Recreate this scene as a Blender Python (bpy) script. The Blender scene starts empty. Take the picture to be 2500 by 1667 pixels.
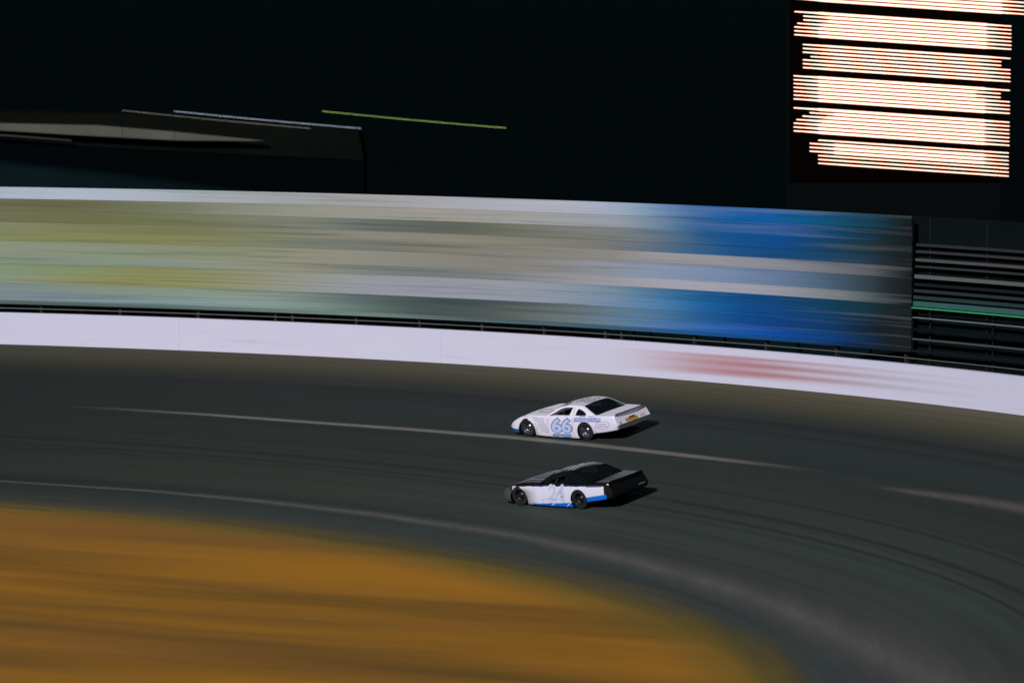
import bpy, bmesh, math, random
import numpy as np
from mathutils import Vector, Matrix
from mathutils.bvhtree import BVHTree

random.seed(7)
R = math.radians
SC = bpy.context.scene
COL = SC.collection

# ------------------------------------------------------------------ camera
PW, PH, PF = 2500.0, 1667.0, 10928.0        # photograph size and focal length in its pixels
ZCAM, PITCH = 17.627, R(-4.1875)
cam_d = bpy.data.cameras.new('camera')
cam_d.sensor_width = 36.0
cam_d.lens = 36.0 * PF / PW
cam_d.clip_start = 0.5
cam_d.clip_end = 6000.0
cam_d.dof.use_dof = True
cam_d.dof.focus_distance = 158.0
cam_d.dof.aperture_fstop = 0.7
cam = bpy.data.objects.new('camera', cam_d)
COL.objects.link(cam)
cam.location = (0, 0, ZCAM)
cam.rotation_euler = (R(90) + PITCH, 0, 0)
SC.camera = cam

# ------------------------------------------------------------------ world and light
SUN_TO = Vector((-0.42, -0.72, 0.53)).normalized()     # towards the flood lighting behind the camera
world = bpy.data.worlds.new('World')
SC.world = world
world.use_nodes = True
wn = world.node_tree
sky = wn.nodes.new('ShaderNodeTexSky')
sky.sky_type = 'NISHITA'
sky.sun_disc = False
sky.sun_elevation = math.asin(SUN_TO.z)
sky.sun_rotation = math.atan2(SUN_TO.x, SUN_TO.y)
tint = wn.nodes.new('ShaderNodeMix'); tint.data_type = 'RGBA'; tint.blend_type = 'MULTIPLY'
tint.inputs[0].default_value = 1.0; tint.inputs[7].default_value = (0.16, 0.75, 1.0, 1)     # night sky tone
wn.links.new(sky.outputs[0], tint.inputs[6])
wn.links.new(tint.outputs[2], wn.nodes['Background'].inputs[0])
wn.nodes['Background'].inputs[1].default_value = 0.0012
sun_d = bpy.data.lights.new('sun', 'SUN')
sun_d.energy = 3.4
sun_d.angle = R(7.0)
sun_d.color = (0.90, 0.87, 1.0)
sun = bpy.data.objects.new('sun', sun_d)
COL.objects.link(sun)
sun.rotation_euler = (-SUN_TO).to_track_quat('-Z', 'Y').to_euler()
SC.view_settings.view_transform = 'Standard'
SC.view_settings.look = 'None'
SC.view_settings.exposure = 0.0
SC.view_settings.gamma = 1.0
SC.view_settings.use_curve_mapping = False

# ------------------------------------------------------------------ the oval in plan: radii about its centre
CX, CY = -46.578, 114.263
RG, RI, RM, RW = 53.4, 56.55, 65.3, 73.27             # grass edge, inner line, lane line, wall
ZG, ZI, ZM, ZW = 0.0, 0.575, 2.46, 4.129
ZWT = 5.42                                            # top of the wall
RB, ZBB, ZBT = RW + 1.5, 5.67, 10.5                   # boards

def surf_z(x, y):
    r = math.hypot(x - CX, y - CY)
    return float(np.interp(r, [RG, RI, RM, RW], [ZG, ZI, ZM, ZW]))
def ray(u, v):
    dx, dz = (u - PW / 2) / PF, -(v - PH / 2) / PF
    c, s = math.cos(PITCH), math.sin(PITCH)
    return Vector((dx, c - dz * s, s + dz * c))
def on_track(u, v):                                   # pixel -> point on the banked surface
    d = ray(u, v)
    z = 1.5
    for _ in range(40):
        t = (z - ZCAM) / d.z
        z = 0.5 * z + 0.5 * surf_z(d.x * t, d.y * t)
    t = (z - ZCAM) / d.z
    return Vector((d.x * t, d.y * t, surf_z(d.x * t, d.y * t)))
def on_ring(u, v, rad):                               # pixel -> (angle, height) on an upright ring
    d = ray(u, v)
    a = d.x ** 2 + d.y ** 2
    b = -2 * (d.x * CX + d.y * CY)
    c = CX * CX + CY * CY - rad * rad
    t = (-b + math.sqrt(b * b - 4 * a * c)) / 2 / a
    return math.atan2(d.y * t - CY, d.x * t - CX), ZCAM + d.z * t
def at_depth(u, v, dist):                             # pixel -> point at a given distance along Y
    d = ray(u, v)
    t = dist / d.y
    return Vector((d.x * t, dist, ZCAM + d.z * t))
def polar(rad, th, z):
    return (CX + rad * math.cos(th), CY + rad * math.sin(th), z)

# ------------------------------------------------------------------ helpers
def tag(o, label=None, cat=None, group=None, kind=None):
    if label: o['label'] = label
    if cat: o['category'] = cat
    if group: o['group'] = group
    if kind: o['kind'] = kind
    return o
def link(name, me, mat=None, parent=None, smooth=False):
    o = bpy.data.objects.new(name, me)
    COL.objects.link(o)
    if mat is not None and not me.materials:
        me.materials.append(mat)
    if smooth:
        for p in me.polygons: p.use_smooth = True
    if parent is not None: o.parent = parent
    return o
def mesh(name, vs, fs, uvs=None):
    me = bpy.data.meshes.new(name)
    me.from_pydata([tuple(v) for v in vs], [], fs)
    if uvs is not None:
        l = me.uv_layers.new(name='UVMap')
        for lp in me.loops:
            l.data[lp.index].uv = uvs[lp.vertex_index]
    me.update()
    return me
def empty(name, loc=(0, 0, 0), parent=None):
    o = bpy.data.objects.new(name, None)
    COL.objects.link(o)
    o.location = loc
    o.empty_display_size = 0.2
    if parent is not None: o.parent = parent
    return o
def grid_mesh(name, P, uv=None, close=False):          # P[i][j] points
    n, m = len(P), len(P[0])
    vs = [p for row in P for p in row]
    fs = []
    for i in range(n - 1):
        for j in range(m - 1):
            fs.append((i * m + j, i * m + j + 1, (i + 1) * m + j + 1, (i + 1) * m + j))
        if close:
            fs.append((i * m + m - 1, i * m, (i + 1) * m, (i + 1) * m + m - 1))
    return mesh(name, vs, fs, [q for row in uv for q in row] if uv else None)
def box(bm, lo, hi, M=None):
    r = bmesh.ops.create_cube(bm, size=1.0)
    for v in r['verts']:
        v.co = Vector((lo[0] + (v.co.x + .5) * (hi[0] - lo[0]), lo[1] + (v.co.y + .5) * (hi[1] - lo[1]),
                       lo[2] + (v.co.z + .5) * (hi[2] - lo[2])))
        if M is not None: v.co = M @ v.co
def bar(bm, a, b, r, seg=8):
    a, b = Vector(a), Vector(b)
    d = b - a
    q = d.to_track_quat('Z', 'Y').to_matrix().to_4x4()
    M = Matrix.Translation((a + b) / 2) @ q
    bmesh.ops.create_cone(bm, cap_ends=True, segments=seg, radius1=r, radius2=r, depth=d.length, matrix=M)
def bm_obj(name, bm, mat, parent=None, smooth=False):
    bmesh.ops.recalc_face_normals(bm, faces=bm.faces)
    me = bpy.data.meshes.new(name)
    bm.to_mesh(me); bm.free()
    return link(name, me, mat, parent, smooth)
def arc_slab(name, rad, th0, th1, z0, z1, thick, mat, parent=None, n=60, u0=0.0):
    """a curved upright slab; inner face at rad; UV.x = arc metres from u0 angle, UV.y = height fraction"""
    sec = [(rad, z0), (rad, z1), (rad + thick, z1), (rad + thick, z0)]
    P, UV = [], []
    for i in range(n + 1):
        th = th0 + (th1 - th0) * i / n
        P.append([polar(r_, th, z_) for r_, z_ in sec])
        UV.append([((u0 - th) * rad, (z_ - z0) / max(z1 - z0, 1e-6)) for r_, z_ in sec])
    me = grid_mesh(name, P, UV, close=True)
    bm = bmesh.new(); bm.from_mesh(me)
    bm.verts.ensure_lookup_table()
    ul = bm.loops.layers.uv.active
    for k in (0, n * 4):
        fc = bm.faces.new([bm.verts[k + j] for j in range(4)])
        for lp in fc.loops: lp[ul].uv = UV[k // 4][lp.vert.index - k]
    bmesh.ops.recalc_face_normals(bm, faces=bm.faces)
    bm.to_mesh(me); bm.free()
    return link(name, me, mat, parent)

def lin(c):
    return tuple(((x / 255.0) / 12.92 if x <= 10 else (((x / 255.0) + 0.055) / 1.055) ** 2.4) for x in c)
class NT:
    def __init__(s, name):
        s.m = bpy.data.materials.new(name); s.m.use_nodes = True
        s.t = s.m.node_tree; s.n = s.t.nodes; s.b = s.n['Principled BSDF']; s.out = s.n['Material Output']
    def add(s, kind, **kw):
        n = s.n.new('ShaderNode' + kind)
        for k, v in kw.items(): setattr(n, k, v)
        return n
    def link(s, a, b): s.t.links.new(a, b)
    def math(s, op, a, b=None, c=None):
        n = s.add('Math', operation=op)
        for i, v in enumerate((a, b, c)):
            if v is None: continue
            if isinstance(v, (int, float)): n.inputs[i].default_value = v
            else: s.link(v, n.inputs[i])
        return n.outputs[0]
    def mix(s, f, a, b, blend='MIX'):
        n = s.add('Mix', data_type='RGBA', blend_type=blend)
        for sock, v in ((n.inputs[0], f), (n.inputs[6], a), (n.inputs[7], b)):
            if isinstance(v, (int, float)): sock.default_value = v
            elif isinstance(v, tuple): sock.default_value = (*v[:3], 1)
            else: s.link(v, sock)
        return n.outputs[2]
    def ramp(s, f, stops, interp='LINEAR'):
        n = s.add('ValToRGB'); cr = n.color_ramp; cr.interpolation = interp
        while len(cr.elements) < len(stops): cr.elements.new(0.5)
        for e, (p, c) in zip(cr.elements, stops):
            e.position = p
            e.color = (*c, 1) if isinstance(c, tuple) else (c, c, c, 1)
        s.link(f, n.inputs[0])
        return n.outputs[0]
    def noise(s, vec, scale, detail=4, rough=.55, w=0.0):
        n = s.add('TexNoise', noise_dimensions='3D')
        n.inputs['Scale'].default_value = scale; n.inputs['Detail'].default_value = detail
        n.inputs['Roughness'].default_value = rough
        s.link(vec, n.inputs['Vector'])
        return n.outputs[0]
    def uv(s, sx=1, sy=1, ox=0, oy=0):
        c = s.add('TexCoord'); m = s.add('Mapping')
        m.inputs['Scale'].default_value = (sx, sy, 1); m.inputs['Location'].default_value = (ox, oy, 0)
        s.link(c.outputs['UV'], m.inputs[0])
        return m.outputs[0]
    def obj(s, sx=1, sy=1, sz=1):
        c = s.add('TexCoord'); m = s.add('Mapping'); m.inputs['Scale'].default_value = (sx, sy, sz)
        s.link(c.outputs['Object'], m.inputs[0])
        return m.outputs[0]
    def sep(s, v):
        n = s.add('SeparateXYZ'); s.link(v, n.inputs[0]); return n.outputs
    def bump(s, h, dist, strength=.4):
        n = s.add('Bump'); n.inputs['Distance'].default_value = dist; n.inputs['Strength'].default_value = strength
        s.link(h, n.inputs['Height']); s.link(n.outputs[0], s.b.inputs['Normal'])
    def color(s, v):
        if isinstance(v, tuple): s.b.inputs['Base Color'].default_value = (*v[:3], 1)
        else: s.link(v, s.b.inputs['Base Color'])
    def set(s, rough=None, metal=None, spec=None, coat=None):
        if rough is not None: s.b.inputs['Roughness'].default_value = rough
        if metal is not None: s.b.inputs['Metallic'].default_value = metal
        if spec is not None: s.b.inputs['Specular IOR Level'].default_value = spec
        if coat is not None: s.b.inputs['Coat Weight'].default_value = coat
        return s
def plain(name, c, rough=.6, metal=0, spec=None, var=.12, scale=3.0, coat=None):
    n = NT(name)
    if spec is None: spec = .3 if max(c) > .03 or rough < .5 else 0.0
    v = n.noise(n.obj(), scale)
    lo = tuple(x * (1 - var) for x in c); hi = tuple(min(1, x * (1 + var)) for x in c)
    n.color(n.mix(v, lo, hi)); n.set(rough, metal, spec, coat)
    return n.m
def emit(name, c, strength):
    n = NT(name); n.color((.02, .02, .02))
    n.b.inputs['Emission Color'].default_value = (*c, 1); n.b.inputs['Emission Strength'].default_value = strength
    return n.m
def feather(n, alpha):                                  # see-through where paint or dirt has worn off
    n.link(alpha, n.b.inputs['Alpha'])

# ------------------------------------------------------------------ track surface
TH0, TH1 = R(-75), R(150)
def ring_strip(name, rads, zs, nrad, n=420):
    rr = np.interp(np.linspace(0, 1, nrad), np.linspace(0, 1, len(rads)), rads) if len(rads) > 2 else np.linspace(rads[0], rads[1], nrad)
    P, UV = [], []
    for i in range(n + 1):
        th = TH1 + (TH0 - TH1) * i / n
        P.append([polar(r_, th, float(np.interp(r_, rads, zs))) for r_ in rr])
        UV.append([((TH1 - th) * 65.0, r_ - RG) for r_ in rr])
    return grid_mesh(name, P, UV)

def asphalt_material():
    n = NT('asphalt')
    u, v = n.sep(n.uv())[0:2]
    prof = n.ramp(n.math('DIVIDE', v, RW - RG), [
        (0.00, (.024, .033, .033)), (0.10, (.020, .029, .028)), (0.16, (.015, .023, .021)), (0.22, (.020, .028, .023)),
        (0.34, (.018, .026, .021)), (0.44, (.0155, .0225, .019)), (0.52, (.014, .0205, .018)), (0.60, (.0125, .018, .0165)),
        (0.70, (.0115, .017, .016)), (0.80, (.011, .0155, .0145)), (0.85, (.0150, .0185, .014)), (0.89, (.026, .028, .017)),
        (0.95, (.043, .042, .024)), (1.0, (.046, .044, .025))])
    # rubber laid along the racing line: long streaks that follow the curve
    s1 = n.noise(n.uv(.016, 2.2), 1.0, 5, .6)
    s2 = n.noise(n.uv(.05, 7.0, 3.1, 1.7), 1.0, 3, .5)
    s3 = n.noise(n.uv(.03, .45, 8.0, 4.0), 1.0, 2, .5)
    g = n.math('ADD', n.math('MULTIPLY', s1, .9), n.math('ADD', n.math('MULTIPLY', s2, .42), n.math('MULTIPLY', s3, .5)))
    g = n.math('MULTIPLY_ADD', g, .75, .29)
    c = n.mix(1.0, prof, n.ramp(n.math('MULTIPLY', g, .6), [(0, 0.0), (1, 1.0)]), 'MULTIPLY')
    c = n.mix(1.0, c, (4.1, 3.85, 3.35), 'MULTIPLY')
    # light falloff painted in: surface darkens towards the back straight
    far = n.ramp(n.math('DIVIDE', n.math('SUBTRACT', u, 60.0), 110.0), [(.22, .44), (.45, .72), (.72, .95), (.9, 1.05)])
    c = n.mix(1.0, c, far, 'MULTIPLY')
    # thin dark tyre marks at fixed offsets from the inner edge
    for off, wd, amt, ph in ((8.05, .09, .55, 0), (7.25, .07, .5, 9), (6.85, .12, .24, 21), (5.7, .14, .16, 33), (9.3, .07, .35, 5), (15.9, .16, .45, 14), (15.2, .12, .3, 27), (3.9, .16, .12, 40)):
        wob = n.math('MULTIPLY', n.math('SUBTRACT', n.noise(n.uv(.012, 0, ph, ph), 1, 1), .5), 1.1)
        dd = n.math('ABSOLUTE', n.math('SUBTRACT', n.math('ADD', v, wob), off))
        k = n.math('MULTIPLY', n.math('SUBTRACT', 1.0, n.math('MINIMUM', n.math('DIVIDE', dd, wd * 2.0), 1.0)), amt)
        c = n.mix(k, c, (.006, .009, .009))
    grain = n.noise(n.obj(9, 9, 9), 1.0, 5, .7)
    c = n.mix(n.math('MULTIPLY', grain, .25), c, (.012, .016, .015))
    n.color(c); n.set(.82, 0, .22)
    n.bump(grain, .01, .25)
    return n.m
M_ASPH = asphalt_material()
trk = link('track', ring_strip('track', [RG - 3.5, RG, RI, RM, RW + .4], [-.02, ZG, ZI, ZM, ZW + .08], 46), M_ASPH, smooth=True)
tag(trk, kind='structure')

# infield dry turf, feathered where it meets the apron
def infield_material(edge):
    n = NT('infield_turf')
    u, v = n.sep(n.uv())[0:2]
    tc = n.add('TexCoord')
    def rows(sx, sy, ox=0.0, oy=0.0):
        m0 = n.add('Mapping'); m0.inputs['Rotation'].default_value = (0, 0, R(27))
        m1 = n.add('Mapping'); m1.inputs['Scale'].default_value = (sx, sy, 1); m1.inputs['Location'].default_value = (ox, oy, 0)
        n.link(tc.outputs['Object'], m0.inputs[0]); n.link(m0.outputs[0], m1.inputs[0])
        return m1.outputs[0]
    a = n.noise(rows(.020, .15), 1.0, 5, .55)
    b = n.noise(rows(.05, .55, 4, 9), 1.0, 4, .6)
    d = n.noise(rows(.016, .07, 11, 3), 1.0, 3, .55)
    base = n.ramp(a, [(.36, (.170, .098, .016)), (.45, (.330, .160, .020)), (.53, (.480, .215, .020)), (.62, (.560, .245, .018))])
    base = n.mix(n.math('MULTIPLY', b, .40), base, (.210, .115, .014))
    gr = n.ramp(d, [(.48, 0.0), (.62, 1.0)])
    base = n.mix(n.math('MULTIPLY', gr, .50), base, (.220, .118, .040))
    # greener growth along the rim
    rim = n.ramp(n.math('ADD', n.math('DIVIDE', n.math('ADD', v, 4.0), 6.0), n.math('MULTIPLY', n.math('SUBTRACT', a, .5), .5)), [(.30, 0.0), (.72, 1.0)])
    base = n.mix(n.math('MULTIPLY', rim, .85), base, (.170, .145, .032))
    fine = n.noise(n.obj(14, 14, 14), 1.0, 4, .75)
    base = n.mix(n.math('MULTIPLY', fine, .10), base, (.10, .06, .012))
    n.color(base); n.set(.95, 0, .1)
    n.bump(fine, .04, .5)
    if edge:
        w = n.math('ADD', n.math('MULTIPLY', v, -.36), n.math('MULTIPLY', n.math('SUBTRACT', n.noise(n.uv(.07, 1.1, 2, 2), 1, 3, .6), .5), .7))
        feather(n, n.ramp(n.math('ADD', w, .66), [(.05, 0.0), (.92, 1.0)], 'EASE'))
    return n.m
inf = link('infield', ring_strip('infield', [4.0, RG - 1.6], [.012, .012], 40), infield_material(False)); tag(inf, kind='structure')
ife = link('infield', ring_strip('infield', [RG - 1.6, RG, RG + 2.4], [.012, .014, .014 + 2.4 * .183], 30), infield_material(True)); tag(ife, kind='structure')

# land outside the wall, out to the horizon
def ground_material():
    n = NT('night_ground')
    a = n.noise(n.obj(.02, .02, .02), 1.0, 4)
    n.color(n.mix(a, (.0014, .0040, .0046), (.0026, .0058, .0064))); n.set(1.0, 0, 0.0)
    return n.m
P = []
for i in range(181):
    th = R(2 * i)
    P.append([polar(r_, th, z_) for r_, z_ in ((RW + .25, ZW - .06), (RW + 8, ZW - .1), (RW + 60, ZW - .6), (400, 3.0), (1500, 0), (4500, -2))])
grd = link('ground', grid_mesh('ground', P), ground_material(), smooth=True); tag(grd, kind='structure')

# painted lines
def strip_px(name, top, bot, mat, lift=.006, n=90):
    tx, ty = zip(*top); bx_, by_ = zip(*bot)
    P, UV = [], []
    s = 0.0; last = None
    for i in range(n + 1):
        x = tx[0] + (tx[-1] - tx[0]) * i / n
        a = on_track(x, float(np.interp(x, tx, ty))); b = on_track(x, float(np.interp(x, bx_, by_)))
        if last is not None: s += (a - last).length
        last = a
        row = [a.lerp(b, k / 6) for k in range(7)]
        P.append([(p.x, p.y, surf_z(p.x, p.y) + lift) for p in row])
        UV.append([(i / n, k / 6) for k in range(7)])
    o = link(name, grid_mesh(name, P, UV), mat, smooth=True)
    tag(o, kind='structure')
    return o
def paint_material(name, c, length, fin, fout, amt, soft=.3):
    n = NT(name)
    u, v = n.sep(n.uv())[0:2]
    wear = n.noise(n.uv(30, 1.2), 1.0, 5, .7)
    n.color(n.mix(wear, tuple(x * .75 for x in c), c)); n.set(.8, 0, .2)
    e = n.math('MINIMUM', n.math('DIVIDE', v, soft), n.math('DIVIDE', n.math('SUBTRACT', 1.0, v), soft))
    e = n.math('MAXIMUM', n.math('MINIMUM', e, 1.0), 0.0)
    f1 = n.math('MINIMUM', n.math('MULTIPLY', u, 1.0 / fin), 1.0)
    f2 = n.math('MAXIMUM', n.math('MINIMUM', n.math('MULTIPLY', n.math('SUBTRACT', length, u), 1.0 / fout), 1.0), 0.0)
    al = n.math('MULTIPLY', n.math('MULTIPLY', e, n.math('MULTIPLY', f1, f2)), n.math('MULTIPLY_ADD', wear, .5, amt - .25))
    feather(n, al)
    return n.m
def up_down(pts, w):
    return [(x, y - w[i] / 2) for i, (x, y) in enumerate(pts)], [(x, y + w[i] / 2) for i, (x, y) in enumerate(pts)]
a, b = up_down([(160, 992), (251, 996.5), (502, 1012), (747, 1030), (1000, 1048), (1250, 1068), (1440, 1086), (1623, 1106), (1800, 1126), (2010, 1150)], [7, 8, 8, 9, 10, 12, 13, 13, 12, 10])
strip_px('lane_line', a, b, paint_material('lane_paint', (.19, .185, .15), 1.0, .22, .16, .95))
a, b = up_down([(2090, 1182), (2250, 1204), (2400, 1224), (2560, 1252)], [10, 22, 34, 44])
strip_px('lane_line', a, b, paint_material('lane_paint_wide', (.125, .120, .100), 1.0, .3, .01, .85, .40))
strip_px('inner_line',
         [(-120, 1166), (0, 1171), (373, 1194), (624, 1214), (900, 1243), (1250, 1288), (1517, 1330), (1784, 1380), (1997, 1436), (2243, 1506), (2500, 1612), (2600, 1660)],
         [(-120, 1172), (0, 1178), (373, 1203), (624, 1230), (900, 1264), (1250, 1322), (1517, 1392), (1784, 1490), (1900, 1545), (2050, 1640), (2250, 1790), (2600, 2050)],
         paint_material('inner_paint', (.145, .145, .130), 1.0, .01, .01, .74, .46), n=140)
strip_px('apron_line',
         [(-120, 1205), (0, 1212), (373, 1238), (624, 1262), (900, 1296), (1250, 1352)],
         [(-120, 1240), (0, 1246), (373, 1272), (624, 1298), (900, 1340), (1250, 1410)],
         paint_material('apron_paint', (.105, .118, .115), 1.0, .01, .6, .70, .48), n=90)

# ------------------------------------------------------------------ concrete wall
def wall_material():
    n = NT('wall_paint')
    s = n.noise(n.obj(.5, .5, 3), 1.0, 4, .6)
    g = n.noise(n.obj(6, 6, 6), 1.0, 5, .7)
    c = n.mix(s, (.63, .64, .73), (.69, .69, .77))
    c = n.mix(n.math('MULTIPLY', g, .10), c, (.55, .53, .52))
    sc = n.ramp(n.noise(n.obj(.25, .25, 5), 1.0, 4, .65), [(.60, 0.0), (.72, 1.0)])
    c = n.mix(n.math('MULTIPLY', sc, .16), c, (.30, .29, .30))
    n.color(c); n.set(.75, 0, .2); n.bump(g, .006, .3)
    return n.m
M_WALL = wall_material()
wall = empty('retaining_wall', polar(RW, R(50), ZW))
tag(wall, 'long white concrete wall curving along the outside of the banked track', 'wall')
def keep(o, root):                                     # parent without moving
    o.parent = root
    o.matrix_parent_inverse = Matrix.Translation(-Vector(root.location))
    return o
# precast units, joints hair-fine
edges = np.linspace(R(112), R(-25), 15)
UTH = R(90)
for a_, b_ in zip(edges[:-1], edges[1:]):
    keep(arc_slab('wall_unit', RW, a_, b_ + .00006, ZW - .3, ZWT, .30, M_WALL, n=16, u0=UTH), wall)
def advert_material(u_at):
    n = NT('wall_advert')
    u, v = n.sep(n.uv())[0:2]
    L = u_at(2560) - u_at(1480)
    f = n.math('DIVIDE', n.math('SUBTRACT', u, u_at(1480)), L)
    p = lambda x: (u_at(x) - u_at(1480)) / L
    W = (.66, .66, .75)
    def row(st): return n.ramp(f, [(min(max(p(x), 0), 1), c) for x, c in st], 'B_SPLINE')
    r1 = row([(1480, W), (1580, (.62, .56, .60)), (1700, (.50, .28, .28)), (1850, (.42, .13, .12)), (1960, (.46, .23, .23)), (2080, (.42, .37, .38)), (2250, (.58, .57, .62)), (2420, W), (2560, W)])
    r2 = row([(1480, W), (1580, (.64, .58, .62)), (1700, (.53, .34, .35)), (1820, (.50, .28, .28)), (1960, (.60, .53, .56)), (2200, (.66, .65, .71)), (2420, W), (2560, W)])
    k = n.math('SINE', n.math('MULTIPLY', v, 18.0))
    k = n.math('MULTIPLY_ADD', k, .5, .5)
    c = n.mix(k, r1, r2)
    st = n.noise(n.uv(.05, 6.0), 1.0, 3)
    c = n.mix(n.math('MULTIPLY', st, .25), c, W)
    # the print thins out to the wall's own white at its top and bottom margin
    e = n.math('MINIMUM', n.math('DIVIDE', v, .12), n.math('DIVIDE', n.math('SUBTRACT', 1.0, v), .12))
    c = n.mix(n.math('MAXIMUM', n.math('MINIMUM', e, 1.0), 0.0), W, c)
    n.color(c); n.set(.7, 0, .2)
    return n.m
uw = lambda x: (UTH - on_ring(x, 900, RW)[0]) * RW
adv = arc_slab('painted_advert', RW - .004, on_ring(1480, 890, RW)[0], on_ring(2560, 960, RW)[0], ZW + .22, ZWT - .22, .0025, advert_material(uw), n=60, u0=UTH)
keep(adv, wall); adv['label'] = 'faded red and grey advert painted on the white wall'

# steel rail on short posts just behind the wall
M_STEEL = plain('rail_steel', (.16, .165, .15), .5, .3)
M_DARK = plain('dark_steel', (.012, .018, .018), .7)
rail = empty('guard_rail', polar(RW + .8, R(45), ZW)); tag(rail, 'thin grey steel rail running just behind the white wall', 'rail')
def arc_tube(name, rad, th0, th1, z, r_, mat, n=80, seg=6):
    P = []
    for i in range(n + 1):
        th = th0 + (th1 - th0) * i / n
        P.append([polar(rad + r_ * math.cos(2 * math.pi * k / seg), th, z + r_ * math.sin(2 * math.pi * k / seg)) for k in range(seg)])
    return link(name, grid_mesh(name, P, close=True), mat, smooth=True)
keep(arc_tube('rail', RW + .8, R(100), R(5), ZWT + .13, .022, M_STEEL), rail)
keep(arc_tube('rail', RW + .8, R(100), R(5), ZWT - .25, .02, M_STEEL), rail)
for k in range(24):
    th = R(100) - R(95) * k / 23
    bm = bmesh.new(); bar(bm, polar(RW + .8, th, ZW - .1), polar(RW + .8, th, ZWT + .13), .02)
    keep(bm_obj('post', bm, M_DARK), rail)

# ------------------------------------------------------------------ advertising boards behind the wall
ROWS = [  # (v0, v1 from the top, [(photo x, sRGB)])
 (.000, .100, [(0,(165,175,190)),(300,(165,175,190)),(600,(150,158,160)),(900,(150,150,145)),(1200,(165,165,178)),(1450,(172,175,190)),(1580,(120,150,180)),(1700,(0,85,150)),(1850,(0,90,165)),(2000,(0,85,130)),(2190,(15,60,75))]),
 (.100, .200, [(0,(98,100,72)),(300,(95,98,65)),(560,(125,128,115)),(900,(150,148,138)),(1200,(150,148,140)),(1500,(150,155,165)),(1620,(90,125,150)),(1720,(0,80,140)),(1900,(0,85,160)),(2050,(0,70,110)),(2190,(10,45,55))]),
 (.200, .300, [(0,(100,102,70)),(250,(100,105,65)),(500,(108,112,80)),(750,(118,122,112)),(900,(95,105,98)),(1100,(80,88,78)),(1300,(110,110,98)),(1500,(120,122,118)),(1620,(90,115,135)),(1720,(5,80,130)),(1900,(0,70,140)),(2050,(5,60,90)),(2190,(25,45,50))]),
 (.300, .375, [(0,(125,128,100)),(300,(108,112,68)),(550,(112,115,75)),(800,(130,132,122)),(1100,(128,125,110)),(1300,(125,120,108)),(1500,(115,115,112)),(1650,(60,100,130)),(1800,(0,70,130)),(2000,(10,70,110)),(2190,(35,50,60))]),
 (.375, .460, [(0,(120,126,85)),(350,(122,126,70)),(600,(120,122,95)),(800,(108,115,108)),(1000,(110,110,100)),(1300,(128,126,118)),(1500,(130,128,122)),(1600,(150,148,152)),(1800,(140,140,150)),(2000,(120,125,135)),(2190,(85,88,92))]),
 (.460, .580, [(0,(128,138,118)),(300,(126,135,112)),(500,(125,135,105)),(700,(138,136,115)),(900,(135,135,125)),(1200,(118,115,105)),(1400,(140,140,138)),(1600,(130,145,170)),(1800,(110,130,165)),(2000,(80,105,130)),(2190,(40,50,55))]),
 (.580, .655, [(0,(124,136,116)),(420,(122,137,124)),(700,(140,138,115)),(900,(110,118,115)),(1100,(105,112,110)),(1300,(130,132,132)),(1500,(150,150,160)),(1700,(160,158,170)),(1900,(145,148,158)),(2100,(110,118,122)),(2190,(70,85,88))]),
 (.655, .740, [(0,(120,140,115)),(300,(125,130,80)),(500,(125,128,85)),(700,(140,140,120)),(900,(140,145,155)),(1100,(140,142,152)),(1300,(145,148,158)),(1500,(110,135,155)),(1620,(50,110,150)),(1720,(0,85,140)),(1850,(0,65,125)),(2050,(0,60,90)),(2190,(15,45,50))]),
 (.740, .820, [(0,(124,137,120)),(200,(130,132,82)),(400,(126,128,80)),(600,(135,138,100)),(800,(140,145,150)),(1000,(140,142,155)),(1300,(140,145,155)),(1500,(105,135,160)),(1620,(70,120,165)),(1720,(0,90,150)),(1850,(0,65,130)),(2050,(0,60,100)),(2190,(5,30,35))]),
 (.820, .900, [(0,(112,128,134)),(300,(120,135,110)),(600,(135,150,140)),(800,(95,110,108)),(1000,(60,75,78)),(1200,(55,65,65)),(1400,(90,100,98)),(1550,(90,125,150)),(1700,(0,85,140)),(1850,(0,60,130)),(2050,(0,55,105)),(2190,(2,25,30))]),
 (.900, .968, [(0,(112,128,134)),(300,(110,135,140)),(600,(130,150,145)),(800,(110,130,122)),(1000,(55,70,70)),(1200,(70,80,78)),(1400,(110,115,110)),(1550,(85,125,160)),(1700,(10,90,160)),(1850,(0,75,165)),(2050,(0,60,120)),(2190,(2,30,45))]),
 (.968, 1.00, [(0,(60,80,80)),(600,(90,110,105)),(900,(110,130,120)),(1100,(70,85,80)),(1500,(60,90,110)),(1700,(10,80,140)),(2000,(0,55,110)),(2190,(0,20,30))]),
]
UB = lambda x: (UTH - on_ring(x, 640, RB)[0]) * RB
KB = (.72, .70, .80)                                    # light falling on the boards
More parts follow.
